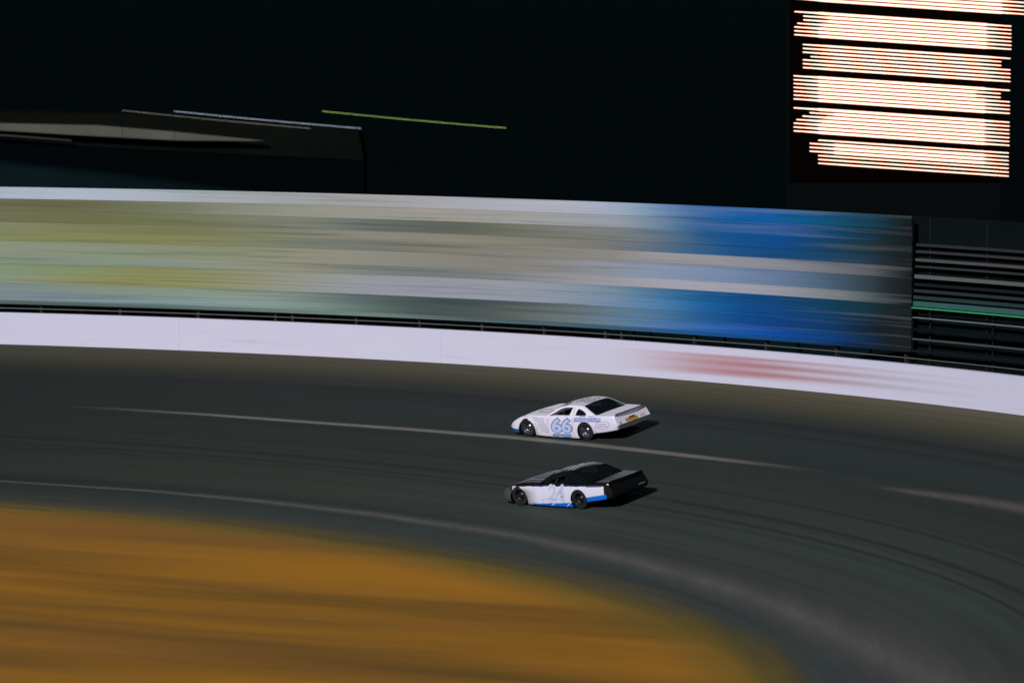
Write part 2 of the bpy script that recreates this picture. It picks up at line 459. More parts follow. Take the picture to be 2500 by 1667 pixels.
def board_material(i, stops):
    n = NT('board_print')
    u, v = n.sep(n.uv())[0:2]
    u0, u1 = UB(-300), UB(2228)
    wob = n.math('MULTIPLY', n.math('SUBTRACT', n.noise(n.uv(.35, .6, i * 3.7, i), 1, 3), .5), 0.5)
    f = n.math('DIVIDE', n.math('SUBTRACT', n.math('ADD', u, wob), u0), u1 - u0)
    ease = lambda x: x if x < 1880 else 1880 + (x - 1880) * .80
    st = [((UB(ease(x)) - u0) / (u1 - u0), tuple(min(.9, lin(c)[k] / KB[k]) for k in range(3))) for x, c in stops]
    st.append(((UB(2200) - u0) / (u1 - u0), (.006, .011, .012)))
    c = n.ramp(f, st, 'B_SPLINE')
    s = n.noise(n.uv(.11, 3.0, i * 1.3, i * 5.1), 1.0, 5, .62)
    c = n.mix(1.0, c, n.ramp(s, [(.30, .60), (.46, .92), (.70, 1.0)]), 'MULTIPLY')
    hi = n.ramp(n.noise(n.uv(.09, 1.7, i * 2.9 + 7, i * 3.3), 1.0, 3, .55), [(.52, 0.0), (.70, 1.0)])
    c = n.mix(n.math('MULTIPLY', hi, .16), c, (.42, .40, .38))
    g = n.noise(n.obj(5, 5, 5), 1.0, 3, .7)
    c = n.mix(n.math('MULTIPLY', g, .08), c, (.05, .06, .05))
    n.color(c); n.set(.55, 0, .25)
    return n.m
BM = [board_material(i, s) for i, (_, _, s) in enumerate(ROWS)]
M_POST = plain('post_wood', (.03, .03, .026), .8)
def board(x0, x1, label):
    t0, t1 = on_ring(x0, 640, RB)[0], on_ring(x1, 640, RB)[0]
    root = empty('advertising_board', polar(RB, (t0 + t1) / 2, ZW))
    tag(root, label, 'billboard', 'advertising boards behind the wall')
    for i, (v0, v1, _) in enumerate(ROWS):
        z1 = ZBT - v0 * (ZBT - ZBB); z0 = ZBT - v1 * (ZBT - ZBB)
        off = (.0, .012, .005, .014, .0, .01, .0, .008, .014, .005, .012, .0)[i]
        keep(arc_slab('plank', RB + off, t0, t1 + .00004, z0 + .003, z1, .04, BM[i], n=36, u0=UTH), root)
    npost = max(3, int((t0 - t1) * RB / 3.2))
    for k in range(npost + 1):
        th = t0 + (t1 - t0) * (k + .12) / (npost + .24)
        M = Matrix.Translation(polar(RB + .20, th, 0)) @ Matrix.Rotation(th, 4, 'Z')
        bm = bmesh.new(); box(bm, (-.07, -.06, ZW - .2), (.07, .06, ZBT - .1), M)
        keep(bm_obj('post', bm, M_POST), root)
        bm = bmesh.new(); bar(bm, polar(RB + .27, th, ZBT - 1.2), polar(RB + 2.4, th, ZW - .1), .05)
        keep(bm_obj('brace', bm, M_POST), root)
    return root
board(-320, 690, 'advertising board printed in olive yellow and pale teal bands')
board(690, 1490, 'advertising board printed in beige and grey bands')
board(1490, 2225, 'bright blue advertising board with two pale stripes')

# ------------------------------------------------------------------ dark slatted fence beyond the blue board
stand = empty('slat_fence', polar(RB + 2, R(30), ZW)); tag(stand, 'dark slatted fence with long grey slats and a green lamp drawn out into a trail', 'fence')
tA, tB = on_ring(2205, 640, RB)[0], on_ring(2950, 700, RB)[0]
for y, dep, h, c in ((612, 4.6, .10, (34, 40, 42)), (630, 4.2, .08, (45, 46, 48)), (650, 3.7, .10, (68, 69, 72)), (668, 3.3, .07, (40, 46, 48)), (691, 2.8, .13, (80, 83, 84)),
                     (712, 2.4, .10, (24, 30, 32)), (728, 2.0, .10, (34, 42, 44)), (744, 1.6, .12, (30, 48, 48)), (758, 1.3, .18, (45, 80, 78)),
                     (798, 1.0, .04, (85, 100, 100)), (826, .7, .09, (14, 20, 22)), (852, .5, .05, (62, 70, 70)), (880, .3, .10, (18, 24, 26))):
    dep = .05 + dep * .06
    z = on_ring(2500, y, RB + dep)[1]
    m = plain('slat_paint', tuple(min(.8, lin(c)[k] / (.72, .70, .80)[k]) for k in range(3)), .7)
    keep(arc_slab('fence_slat', RB + dep, tA, tB, z - h, z, .12, m, n=24, u0=UTH), stand)
for k in range(6):
    th = tA + (tB - tA) * (k + .3) / 5.6
    for dep, zt in ((.46, ZBT - .1),):
        bm = bmesh.new(); bar(bm, polar(RB + dep, th, ZW - .1), polar(RB + dep, th, zt), .04)
        keep(bm_obj('post', bm, M_DARK), stand)
keep(arc_slab('backdrop_panel', RB + .50, on_ring(2205, 640, RB)[0], tB, ZW - .2, ZBT - .02, .05, plain('panel_dark', (.0055, .0085, .0085), .9, scale=.4, var=.4), n=24, u0=UTH), stand)
tg0, tg1 = on_ring(2225, 755, RB)[0], on_ring(2600, 790, RB)[0]
zg = on_ring(2380, 764, RB + .02)[1]
gl = arc_tube('green_trail', RB + .02, tg0, tg1, zg, .028, emit('green_light', (.03, .50, .20), .5), n=30)  # green lamp stretched into a glowing trail; the long strip is made up
keep(gl, stand); gl['label'] = 'green lamp drawn out into a glowing trail'
for z_ in (zg,):  # posts added under the green trail
    for k in range(3):
        th = tg0 + (tg1 - tg0) * (k + .2) / 2.5
        bm = bmesh.new(); bar(bm, polar(RB + .30, th, ZW - .1), polar(RB + .30, th, z_), .02)
        keep(bm_obj('post', bm, M_DARK), stand)

# ------------------------------------------------------------------ scoring pylon stretched wide, its bulbs drawn out as light trails
DS = 196.0
sb = empty('stretched_pylon', (at_depth(2180, 800, DS).x, DS, ZW - .4)); tag(sb, 'scoring pylon stretched into a wide dark board, bulbs drawn out as slanting warm white trails', 'scoreboard')
c0, c1 = at_depth(1918, 660, DS), at_depth(2440, 660, DS)
ctop = at_depth(1918, -60, DS).z
bm = bmesh.new(); box(bm, (c0.x, DS + .12, c0.z), (c1.x, DS + .75, ctop)); keep(bm_obj('cabinet', bm, plain('cabinet_paint', (.0035, .0050, .0050), .8)), sb)
f0, f1 = at_depth(1926, 450, DS), at_depth(2485, 450, DS)
bm = bmesh.new(); box(bm, (f0.x, DS + .06, at_depth(0, 444, DS).z), (c1.x - .05, DS + .119, ctop - .1)); keep(bm_obj('face_panel', bm, plain('face_paint', (.0022, .0015, .001), .7)), sb)
for x in (c0.x + 1.2, c1.x - 1.2):
    bm = bmesh.new(); box(bm, (x - .2, DS + .25, ZW - .6), (x + .2, DS + .6, c0.z)); keep(bm_obj('support_post', bm, M_DARK), sb)
M_LAMP = emit('lamp_white', (1.0, .52, .39), 2.4)
G = [  # y of the first row at its left end, (left ends), (right ends) in the enlarged crop's units
 (-196, (195,) * 7, (2068, 2068, 2068, 2090, 2090, 2090, 2090)),
 (97, (197, 268, 268, 220, 195, 195, 195), (1968,) * 7),
 (360, (265, 265, 265, 328, 265, 265, 265), (1960, 1885, 1885, 1960, 1960, 1960, 1960)),
 (620, (190,) * 7, (1955, 1880, 1880, 1955, 1955, 1955, 1955)),
 (880, (190, 320, 262, 213, 190, 190, 190), (1952,) * 7),
 (1143, (390, 320, 320, 320, 390, 390, 390), (1946,) * 7)]
K = 620 / 2068.0
for gi, (y0, ls, rs) in enumerate(G):
    for k in range(7):
        Y = y0 + 31.2 * k
        def pt(X, dy=0.0):
            x_ = 195.0 if gi < 5 else 390.0
            return at_depth(1880 + X * K, (Y + .0675 * (X - x_)) * K + dy, DS)
        X0, X1 = ls[k], rs[k]
        prof = [(X0, .0), (X0 + 6, .024), (X0 + 95, .027), (X0 + 190, .038), (X0 + 215, .055), (X1 - 215, .055), (X1 - 190, .038), (X1 - 95, .027), (X1 - 6, .024), (X1, .0)]
        if gi == 5 and k not in (1, 2, 3): prof = [(x_, min(r_, .030)) for x_, r_ in prof]
        if gi in (2,) : prof = [(x_, min(r_, .040)) for x_, r_ in prof]
        P = []
        for X, r_ in prof:
            c = pt(X)
            P.append([(c.x, DS + r_ * math.cos(2 * math.pi * j / 8), c.z + r_ * math.sin(2 * math.pi * j / 8)) for j in range(8)])
        keep(link('trail_tube', grid_mesh('trail_tube', P, close=True), M_LAMP, smooth=True), sb)  # bulb trails from the camera pan, shaped as glowing tubes

# ------------------------------------------------------------------ far lamps drawn out as light trails, and the hall on the left
def light_trail(p0, p1, dist, c, strength, label, r_=.022):  # far point lamp stretched into a solid glowing trail
    a, b = at_depth(*p0, dist), at_depth(*p1, dist)
    root = empty('light_trail', (a.x, dist, ZW - .3)); tag(root, label, 'light trail', 'light trails over the dark ground')
    P = []
    for i in range(31):
        t = i / 30
        p = a.lerp(b, t); p.z += -.03 * math.sin(math.pi * t)
        P.append([(p.x, dist + r_ * math.cos(2 * math.pi * j / 6), p.z + r_ * math.sin(2 * math.pi * j / 6)) for j in range(6)])
    keep(link('trail_line', grid_mesh('trail_line', P, close=True), emit('trail_lamp', c, strength), smooth=True), root)
    for p in (a, b):  # poles added to carry the made-up trail
        bm = bmesh.new(); bar(bm, (p.x, dist + .08, 2.5), (p.x, dist + .08, p.z + .1), .014)
        keep(bm_obj('pole', bm, plain('pole_black', (.002, .003, .003), .9, spec=0)), root)
light_trail((298, 270), (758, 314), 248, (.34, .30, .27), 1.4, 'dim warm far lamp drawn out as a trail over the dark ground crossing the hall roof', .007)
light_trail((425, 272), (882, 314), 250, (.50, .62, .78), 1.8, 'cold bluish white far lamp drawn out as a trail over the dark ground', .008)
light_trail((787, 272), (1236, 313), 252, (.42, .60, .16), 1.9, 'yellow green far lamp drawn out as a trail apart over the dark ground', .008)

hall = empty('hall', (at_depth(350, 500, 262).x, 262, 3.2)); tag(hall, 'low olive hall in the dark with a sloping cream roof edge', 'building')
DH = 262.0
def poly_slab(name, pts, y0, y1, mat):
    f = [(p.x, y0, p.z) for p in pts]; bk = [(p.x, y1, p.z) for p in pts]; n = len(pts)
    fs = [tuple(range(n)), tuple(reversed(range(n, 2 * n)))] + [(i, (i + 1) % n, n + (i + 1) % n, n + i) for i in range(n)]
    me = mesh(name, f + bk, fs)
    bm = bmesh.new(); bm.from_mesh(me); bmesh.ops.recalc_face_normals(bm, faces=bm.faces); bm.to_mesh(me); bm.free()
    return keep(link(name, me, mat), hall)
H_ = lambda x, y: at_depth(x, y, DH)
low = lambda x: Vector((H_(x, 400).x, 0, 2.6))
poly_slab('upper_wall', [H_(-400, 276), H_(300, 282), H_(870, 318), H_(884, 396), H_(400, 372), H_(-400, 330)], DH + 3, DH + 9, plain('hall_olive', (.0052, .0070, .0048), .9, scale=.15, var=.55))
poly_slab('lower_wall', [H_(-400, 332), H_(400, 374), H_(884, 398), low(884), low(-400)], DH + 2.6, DH + 9, plain('hall_dark', (.0012, .0030, .0033), .9))
poly_slab('roof_edge', [H_(-400, 292), H_(40, 305), H_(230, 309), H_(420, 325), H_(640, 347), H_(430, 346), H_(200, 334), H_(0, 322), H_(-400, 306)], DH + 2.35, DH + 2.6, plain('roof_cream', (.105, .103, .072), .8, scale=.35, var=.45))
poly_slab('gutter', [H_(-400, 318), H_(0, 332), H_(165, 345), H_(165, 347), H_(0, 335), H_(-400, 322)], DH + 2.3, DH + 2.6, plain('gutter_grey', (.05, .058, .05), .7))
# earth bank behind the boards on the left, added for the faint teal halo above them
P, UV = [], []
for i in range(41):
    t = i / 40
    a = R(100) + (R(46) - R(100)) * t
    h = 6.9 * (1 - max(0, (t - .45) / .55)) ** .7
    P.append([polar(RW + 8, a, ZW - .3), polar(RW + 15, a, ZW + h), polar(RW + 20, a, ZW + h), polar(RW + 30, a, ZW - .4)])
bank = link('earth_bank', grid_mesh('earth_bank', P), plain('bank_turf', (.004, .012, .013), 1.0, spec=0, scale=.3, var=.5), smooth=True)
tag(bank, kind='structure')

# ================================================================== race cars
def text_mesh(txt, size, offset, shear=0.0):
    cu = bpy.data.curves.new('txt', 'FONT'); cu.body = txt; cu.size = size; cu.offset = offset
    cu.align_x = 'CENTER'; cu.align_y = 'CENTER'; cu.shear = shear; cu.resolution_u = 5
    o = bpy.data.objects.new('txt', cu); COL.objects.link(o)
    bpy.context.view_layer.update()
    me = bpy.data.meshes.new_from_object(o.evaluated_get(bpy.context.evaluated_depsgraph_get()))
    bpy.data.objects.remove(o)
    return me
def poly_curve_mesh(loops, extrude):
    cu = bpy.data.curves.new('pc', 'CURVE'); cu.dimensions = '2D'; cu.fill_mode = 'BOTH'; cu.extrude = extrude
    for lp in loops:
        s = cu.splines.new('POLY'); s.points.add(len(lp) - 1); s.use_cyclic_u = True
        for p, q in zip(s.points, lp): p.co = (q[0], q[1], 0, 1)
    o = bpy.data.objects.new('pc', cu); COL.objects.link(o)
    bpy.context.view_layer.update()
    me = bpy.data.meshes.new_from_object(o.evaluated_get(bpy.context.evaluated_depsgraph_get()))
    bpy.data.objects.remove(o)
    return me
def rect_mesh(rects):
    bm = bmesh.new()
    for x0, y0, x1, y1 in rects:
        n = max(1, int(abs(x1 - x0) / .12))
        for i in range(n):
            a, b = x0 + (x1 - x0) * i / n, x0 + (x1 - x0) * (i + 1) / n
            bm.faces.new([bm.verts.new((a, y0, 0)), bm.verts.new((b, y0, 0)), bm.verts.new((b, y1, 0)), bm.verts.new((a, y1, 0))])
    me = bpy.data.meshes.new('rects'); bm.to_mesh(me); bm.free()
    return me
def refine(me, ln=.09):
    bm = bmesh.new(); bm.from_mesh(me)
    bmesh.ops.triangulate(bm, faces=bm.faces)
    for _ in range(5):
        es = [e for e in bm.edges if e.calc_length() > ln]
        if not es: break
        bmesh.ops.subdivide_edges(bm, edges=es, cuts=1)
        bmesh.ops.triangulate(bm, faces=bm.faces)
    bm.to_mesh(me); bm.free()
    return me
def smooth_curve(xs, pts, cols):
    px = [p[0] for p in pts]
    out = []
    for c in range(1, cols + 1):
        y = np.interp(xs, px, [p[c] for p in pts])
        for _ in range(3):
            yp = np.concatenate([[y[0]], y, [y[-1]]]); y = .25 * yp[:-2] + .5 * yp[1:-1] + .25 * yp[2:]
        out.append(y)
    return out
#  x      zb    zs    zc    wb    ws
ST = [(-1.46, .405, .905, .92, .850, .835), (-1.33, .395, .91, .925, .890, .870), (-1.0, .34, .905, .92, .945, .915), (-.6, .29, .90, .915, .975, .940),
      (-.36, .27, .89, .91, .985, .945), (-.28, .10, .885, .905, .985, .945), (.3, .055, .86, .88, .985, .950), (1.0, .055, .82, .835, .985, .950), (1.92, .06, .80, .825, .985, .950),
      (2.35, .08, .795, .82, .985, .950), (2.80, .10, .785, .81, .985, .950), (3.16, .12, .69, .73, .975, .935), (3.46, .13, .57, .63, .945, .90), (3.66, .14, .47, .55, .86, .82), (3.78, .16, .40, .48, .70, .66)]
RAX, FAX, TR = 0.0, 2.82, .345
ROOF = [(1.90, .785), (1.70, .895), (1.46, 1.03), (1.22, 1.122), (1.00, 1.165), (.78, 1.182), (.54, 1.186), (.34, 1.178), (.20, 1.158), (.02, 1.085), (-.19, .99), (-.42, .895)]
plane_y = lambda z: .895 - (z - .80) * .56
# shared materials
M_TYRE = plain('tyre_rubber', (.016, .018, .018), .75, spec=.3)
M_RIM = plain('rim_steel', (.22, .23, .24), .30, .9, .5)
M_WELL = plain('wheel_well_black', (.006, .007, .007), .9, spec=.1)
M_RIMD = plain('rim_black', (.03, .032, .034), .35, .6, .5)
M_CAGE = plain('cage_grey', (.07, .075, .078), .4, .2)
M_SEAT = plain('seat_black', (.02, .022, .022), .6)
def glass_material():
    n = NT('dark_glass'); n.color((.006, .010, .010)); n.set(.08, 0, .5)
    n.b.inputs['Alpha'].default_value = .88
    return n.m
M_GLASS = glass_material()
def lexan_material():
    n = NT('smoked_lexan'); n.color((.018, .022, .018)); n.set(.15, 0, .5); n.b.inputs['Alpha'].default_value = .85
    return n.m
M_LEXAN = lexan_material()

def white_paint():
    n = NT('white_paint')
    o = n.add('TexCoord').outputs['Object']
    x, y, z = n.sep(o)[0:3]
    ns = n.noise(n.obj(3, 3, 5), 1.0, 4, .65)
    c = n.mix(n.math('MULTIPLY', ns, .14), (.86, .84, .90), (.72, .69, .70))
    # road dirt on the lower tail and behind the wheels
    low = n.math('MULTIPLY', n.math('LESS_THAN', x, -1.43), n.ramp(z, [(.555, 1.0), (.59, 0.0)]))
    c = n.mix(n.math('MULTIPLY', low, .55), c, (.30, .285, .25))
    for x0 in (FAX - .43, RAX - .44):
        d = n.math('ABSOLUTE', n.math('SUBTRACT', x, x0))
        k = n.math('MULTIPLY', n.ramp(n.math('DIVIDE', d, .20), [(0, 1.0), (1, 0.0)]), n.ramp(z, [(.25, 1.0), (.62, 0.0)]))
        c = n.mix(n.math('MULTIPLY', k, n.math('MULTIPLY_ADD', ns, .8, .15)), c, (.28, .25, .21))
    # blue front lip
    lip = n.math('MULTIPLY', n.math('GREATER_THAN', x, 3.18), n.math('LESS_THAN', z, .27))
    c = n.mix(lip, c, (.012, .10, .28))
    n.color(c); n.set(.28, 0, .5, .3)
    return n.m
def dark_paint():
    n = NT('black_blue_paint')
    o = n.add('TexCoord').outputs['Object']
    x, y, z = n.sep(o)[0:3]
    ns = n.noise(n.obj(2.0, 2, 6), 1.0, 4, .65)
    black = (.006, .0075, .008); white = (.84, .84, .92); blue = (.004, .24, .90); deep = (.003, .05, .16)
    ragged = n.math('MULTIPLY', n.math('SUBTRACT', n.noise(n.obj(3.5, 1, 1), 1, 2), .5), .07)
    zz = n.math('ADD', z, ragged)
    belt = n.math('MULTIPLY_ADD', x, -.035, .775)
    side = n.math('MULTIPLY', n.math('LESS_THAN', zz, belt), n.math('MULTIPLY', n.math('GREATER_THAN', x, -1.16), n.math('LESS_THAN', x, 3.12)))
    tr = n.math('MULTIPLY', n.math('LESS_THAN', zz, n.math('ADD', belt, .035)), n.math('MULTIPLY', n.math('GREATER_THAN', x, -1.16), n.math('LESS_THAN', x, 2.2)))
    c = n.mix(tr, black, deep)
    c = n.mix(side, c, white)
    # blue along the skirt and the lower quarter panel, edge slanting
    sk = n.math('LESS_THAN', zz, n.math('MULTIPLY_ADD', x, -.055, .235))
    sk = n.math('MULTIPLY', sk, n.math('MULTIPLY', n.math('GREATER_THAN', x, .2), n.math('LESS_THAN', x, 2.2)))
    qp = n.math('MULTIPLY', n.math('LESS_THAN', z, n.math('MULTIPLY_ADD', x, -.14, .375)), n.math('MULTIPLY', n.math('LESS_THAN', x, -.2), n.math('GREATER_THAN', x, -1.24)))
    c = n.mix(n.math('MAXIMUM', sk, qp), c, n.mix(ns, (.003, .14, .62), blue))
    # grime round the front wheel
    g = n.math('MULTIPLY', n.ramp(n.math('DIVIDE', n.math('SUBTRACT', x, 1.92), .8), [(0, 0.0), (.75, 1.0)]), n.ramp(z, [(.50, 1.0), (.68, 0.0)]))
    c = n.mix(n.math('MULTIPLY', g, n.math('MULTIPLY_ADD', ns, .7, .45)), c, (.075, .07, .06))
    c = n.mix(n.math('MULTIPLY', n.math('GREATER_THAN', x, 3.20), n.math('MULTIPLY', ns, .5)), c, (.16, .15, .13))
    n.color(c); n.set(.25, 0, .5, .4)
    return n.m

def make_hull():
    xs = np.concatenate([np.linspace(-1.46, -1.30, 6), np.linspace(-1.25, 3.46, 78), np.linspace(3.51, 3.78, 8)])
    zb, zs, zc, wb, ws = smooth_curve(xs, ST, 5)
    P = []
    for i, x in enumerate(xs):
        fl = .018 * (math.exp(-((x - FAX) / .38) ** 2) + math.exp(-((x - RAX) / .34) ** 2))
        half = [(0, zb[i]), (wb[i] * .5, zb[i]), (wb[i] - .06, zb[i]), (wb[i] - .012, zb[i] + .012), (wb[i], zb[i] + .045)]
        zt = zs[i] - .055
        for t in np.linspace(.12, 1.0, 9):
            half.append((wb[i] + (ws[i] - wb[i]) * t ** 1.6 + (.012 + fl) * math.sin(math.pi * t), zb[i] + .045 + (zt - zb[i] - .045) * t))
        for a in (25, 50, 72, 90):
            half.append((ws[i] - .075 + .075 * math.cos(R(a)), zt + .055 * math.sin(R(a))))
        yb = ws[i] - .075
        for t in (.82, .6, .38, .18, 0):
            half.append((yb * t, zs[i] + (zc[i] - zs[i]) * (1 - t * t)))
        ring = [(x, y, z) for y, z in half] + [(x, -y, z) for y, z in reversed(half[1:-1])]
        if i < 6 or i > len(xs) - 8:
            k = (1 - i / 5.0) if i < 6 else (i - (len(xs) - 8)) / 7.0
            lo, hi = zb[i], zc[i]
            for j, (a, y, z) in enumerate(ring):
                v = (z - lo) / (hi - lo)
                if i < 6: a2 = a + k * float(np.interp(v, [0, .08, .36, .42, .97, 1], [.03, -.02, -.055, -.03, .12, .13])) - k * .045 * (1 - (y / .85) ** 2)
                else: a2 = a + k * (.06 * math.sin(math.pi * v) + .10 * (1 - min(1, (y / .6) ** 2)))
                ring[j] = (a2, y, z)
        P.append(ring)
    me = grid_mesh('body', P, close=True)
    bm = bmesh.new(); bm.from_mesh(me); bm.verts.ensure_lookup_table()
    m = len(P[0])
    for k in (0, (len(P) - 1) * m):
        bm.verts.ensure_lookup_table()
        ring = [bm.verts[k + j] for j in range(m)]
        for j in range(m // 2):                          # close the end with level strips, left edge to right edge
            q = [ring[j], ring[j + 1], ring[(m - j - 1) % m], ring[(m - j) % m]]
            q = [v for n_, v in enumerate(q) if v not in q[:n_]]
            if len(q) > 2: bm.faces.new(q)
    bmesh.ops.recalc_face_normals(bm, faces=bm.faces)
    bm.to_mesh(me); bm.free()
    return me
def cyl_cutter(x, z, r_, y0, y1):
    bm = bmesh.new()
    bmesh.ops.create_cone(bm, cap_ends=True, segments=40, radius1=r_, radius2=r_, depth=y1 - y0,
                          matrix=Matrix.Translation((x, (y0 + y1) / 2, z)) @ Matrix.Rotation(R(90), 4, 'X'))
    me = bpy.data.meshes.new('cut'); bm.to_mesh(me); bm.free(); me.materials.append(M_WELL)
    o = bpy.data.objects.new('cut', me); COL.objects.link(o)
    return o
def cut_hull():
    me = make_hull()
    me.materials.append(M_WELL)                        # slot 0 replaced per car
    o = bpy.data.objects.new('hull', me); COL.objects.link(o)
    cs = []
    for s in (1, -1):
        for x, z, r_ in ((FAX + .01, .215, .425), (RAX - .01, .30, .385)):
            cs.append(cyl_cutter(x, z, r_, .60 if s > 0 else -1.3, 1.3 if s > 0 else -.60))
    bm = bmesh.new(); box(bm, (-.52, -.74, .16), (1.60, .74, 1.4))
    mc = bpy.data.meshes.new('cut'); bm.to_mesh(mc); bm.free(); mc.materials.append(M_WELL)
    c = bpy.data.objects.new('cut', mc); COL.objects.link(c); cs.append(c)
    for c in cs:
        md = o.modifiers.new('b', 'BOOLEAN'); md.object = c; md.operation = 'DIFFERENCE'; md.solver = 'EXACT'; md.material_mode = 'TRANSFER'
    bpy.context.view_layer.update()
    res = bpy.data.meshes.new_from_object(o.evaluated_get(bpy.context.evaluated_depsgraph_get()))
    for x in cs + [o]: bpy.data.objects.remove(x)
    return res
HULL = cut_hull()
def body_mesh(paint):
    me = HULL.copy()
    # faces cut by the wells and the cockpit are dark, the rest is painted
    flags = []
    me.materials.clear(); me.materials.append(paint); me.materials.append(M_WELL)
    for p in me.polygons:
        c = p.center; nrm = p.normal
        inner = False
        for x, z, r_ in ((FAX + .01, .215, .425), (RAX - .01, .30, .385)):
            d = math.hypot(c.x - x, c.z - z)
            if d < r_ + .004 and abs(c.y) > .595 and (abs(d - r_) < .02 and abs(nrm.y) < .3 or abs(abs(c.y) - .60) < .01): inner = True
        if -.53 < c.x < 1.61 and abs(c.y) < .745 and .155 < c.z < 1.0 and not (nrm.z < -.5):
            if abs(abs(c.y) - .74) < .006 or abs(c.x + .52) < .006 or abs(c.x - 1.60) < .006 or abs(c.z - .16) < .006: inner = True
        if c.z < .5 and nrm.z < -.8: inner = True
        p.material_index = 1 if inner else 0
        p.use_smooth = True
    me.set_sharp_from_angle(angle=R(32))
    return me
def hull_bvh():
    bm = bmesh.new(); bm.from_mesh(HULL); t = BVHTree.FromBMesh(bm); bm.free(); return t
BVH = hull_bvh()

def roof_strip(i0, i1, crown, name, mat, parent, inset=0.0, lift=0.0):
    P = []
    pts = ROOF
    for k in range((i1 - i0) * 4 + 1):
        t = i0 + k / 4; j = min(int(t), len(pts) - 2); f = t - j
        x, z = pts[j][0] + (pts[j + 1][0] - pts[j][0]) * f, pts[j][1] + (pts[j + 1][1] - pts[j][1]) * f
        yl = plane_y(z) - inset
        row = []
        for q in np.linspace(-1, 1, 15):
            b = 1 - q * q
            bow = .20 * b * max(0, (x - .9) / .94) - .10 * b * max(0, (-x - .05) / .65)
            row.append((x + bow, yl * q, z + crown * b * (.35 + .65 * min(1, max(0, (z - .78) / .3))) + lift))
        P.append(row)
    return link(name, grid_mesh(name, P), mat, parent, smooth=True)

def decal(me, place, project, name, mat, parent, lift=.005):
    refine(me)
    for v in me.vertices:
        p = project(place(v.co.x, v.co.y))
        v.co = p[0] + p[1] * lift
    me.update()
    me.materials.clear()
    return link(name, me, mat, parent)
def side_proj(p):                                       # on to the left flank
    h = BVH.ray_cast(Vector((p[0], 3, p[1])), Vector((0, -1, 0)))
    if h[0] is None: return Vector((p[0], .97, p[1])), Vector((0, 1, 0))
    return Vector((h[0].x, max(h[0].y, .90), h[0].z)), Vector((0, 1, 0))
def tail_proj(p):
    h = BVH.ray_cast(Vector((-4, p[0], p[1])), Vector((1, 0, 0)))
    if h[0] is None: return Vector((-1.5, p[0], p[1])), Vector((-1, 0, 0))
    return h[0], Vector((-1, 0, 0))
def deck_proj(p):
    h = BVH.ray_cast(Vector((p[0], p[1], 4)), Vector((0, 0, -1)))
    return (h[0] if h[0] is not None else Vector((p[0], p[1], .8))), Vector((0, 0, 1))

def wheel_mesh_tyre():
    prof = [(.215, -.145), (.28, -.155), (.325, -.150), (.342, -.125), (.345, -.06), (.345, .06), (.342, .125), (.325, .150), (.28, .155), (.215, .145)]
    P = [[(r_ * math.cos(2 * math.pi * k / 40), w, r_ * math.sin(2 * math.pi * k / 40)) for k in range(40)] for r_, w in prof]
    return grid_mesh('tyre', P, close=True)
def wheel_mesh_rim():
    prof = [(.216, .146), (.205, .150), (.198, .135), (.185, .06), (.165, .03), (.10, .05), (.075, .085), (.05, .10), (.001, .105)]
    P = [[(r_ * math.cos(2 * math.pi * k / 40), w, r_ * math.sin(2 * math.pi * k / 40)) for k in range(40)] for r_, w in prof]
    return grid_mesh('rim', P, close=True)
TYRE, RIM = wheel_mesh_tyre(), wheel_mesh_rim()
def lug_mesh():
    bm = bmesh.new()
    for k in range(5):
        a = 2 * math.pi * k / 5
        bar(bm, (.058 * math.cos(a), .08, .058 * math.sin(a)), (.058 * math.cos(a), .125, .058 * math.sin(a)), .013, 6)
    me = bpy.data.meshes.new('lug_nuts'); bm.to_mesh(me); bm.free(); return me
LUGS = lug_mesh()
def slot_mesh():
    bm = bmesh.new()
    for k in range(10):
        a = 2 * math.pi * k / 10
        bar(bm, (.137 * math.cos(a), .03, .137 * math.sin(a)), (.137 * math.cos(a), .045, .137 * math.sin(a)), .022, 8)
    me = bpy.data.meshes.new('vent_holes'); bm.to_mesh(me); bm.free(); return me
SLOTS = slot_mesh()

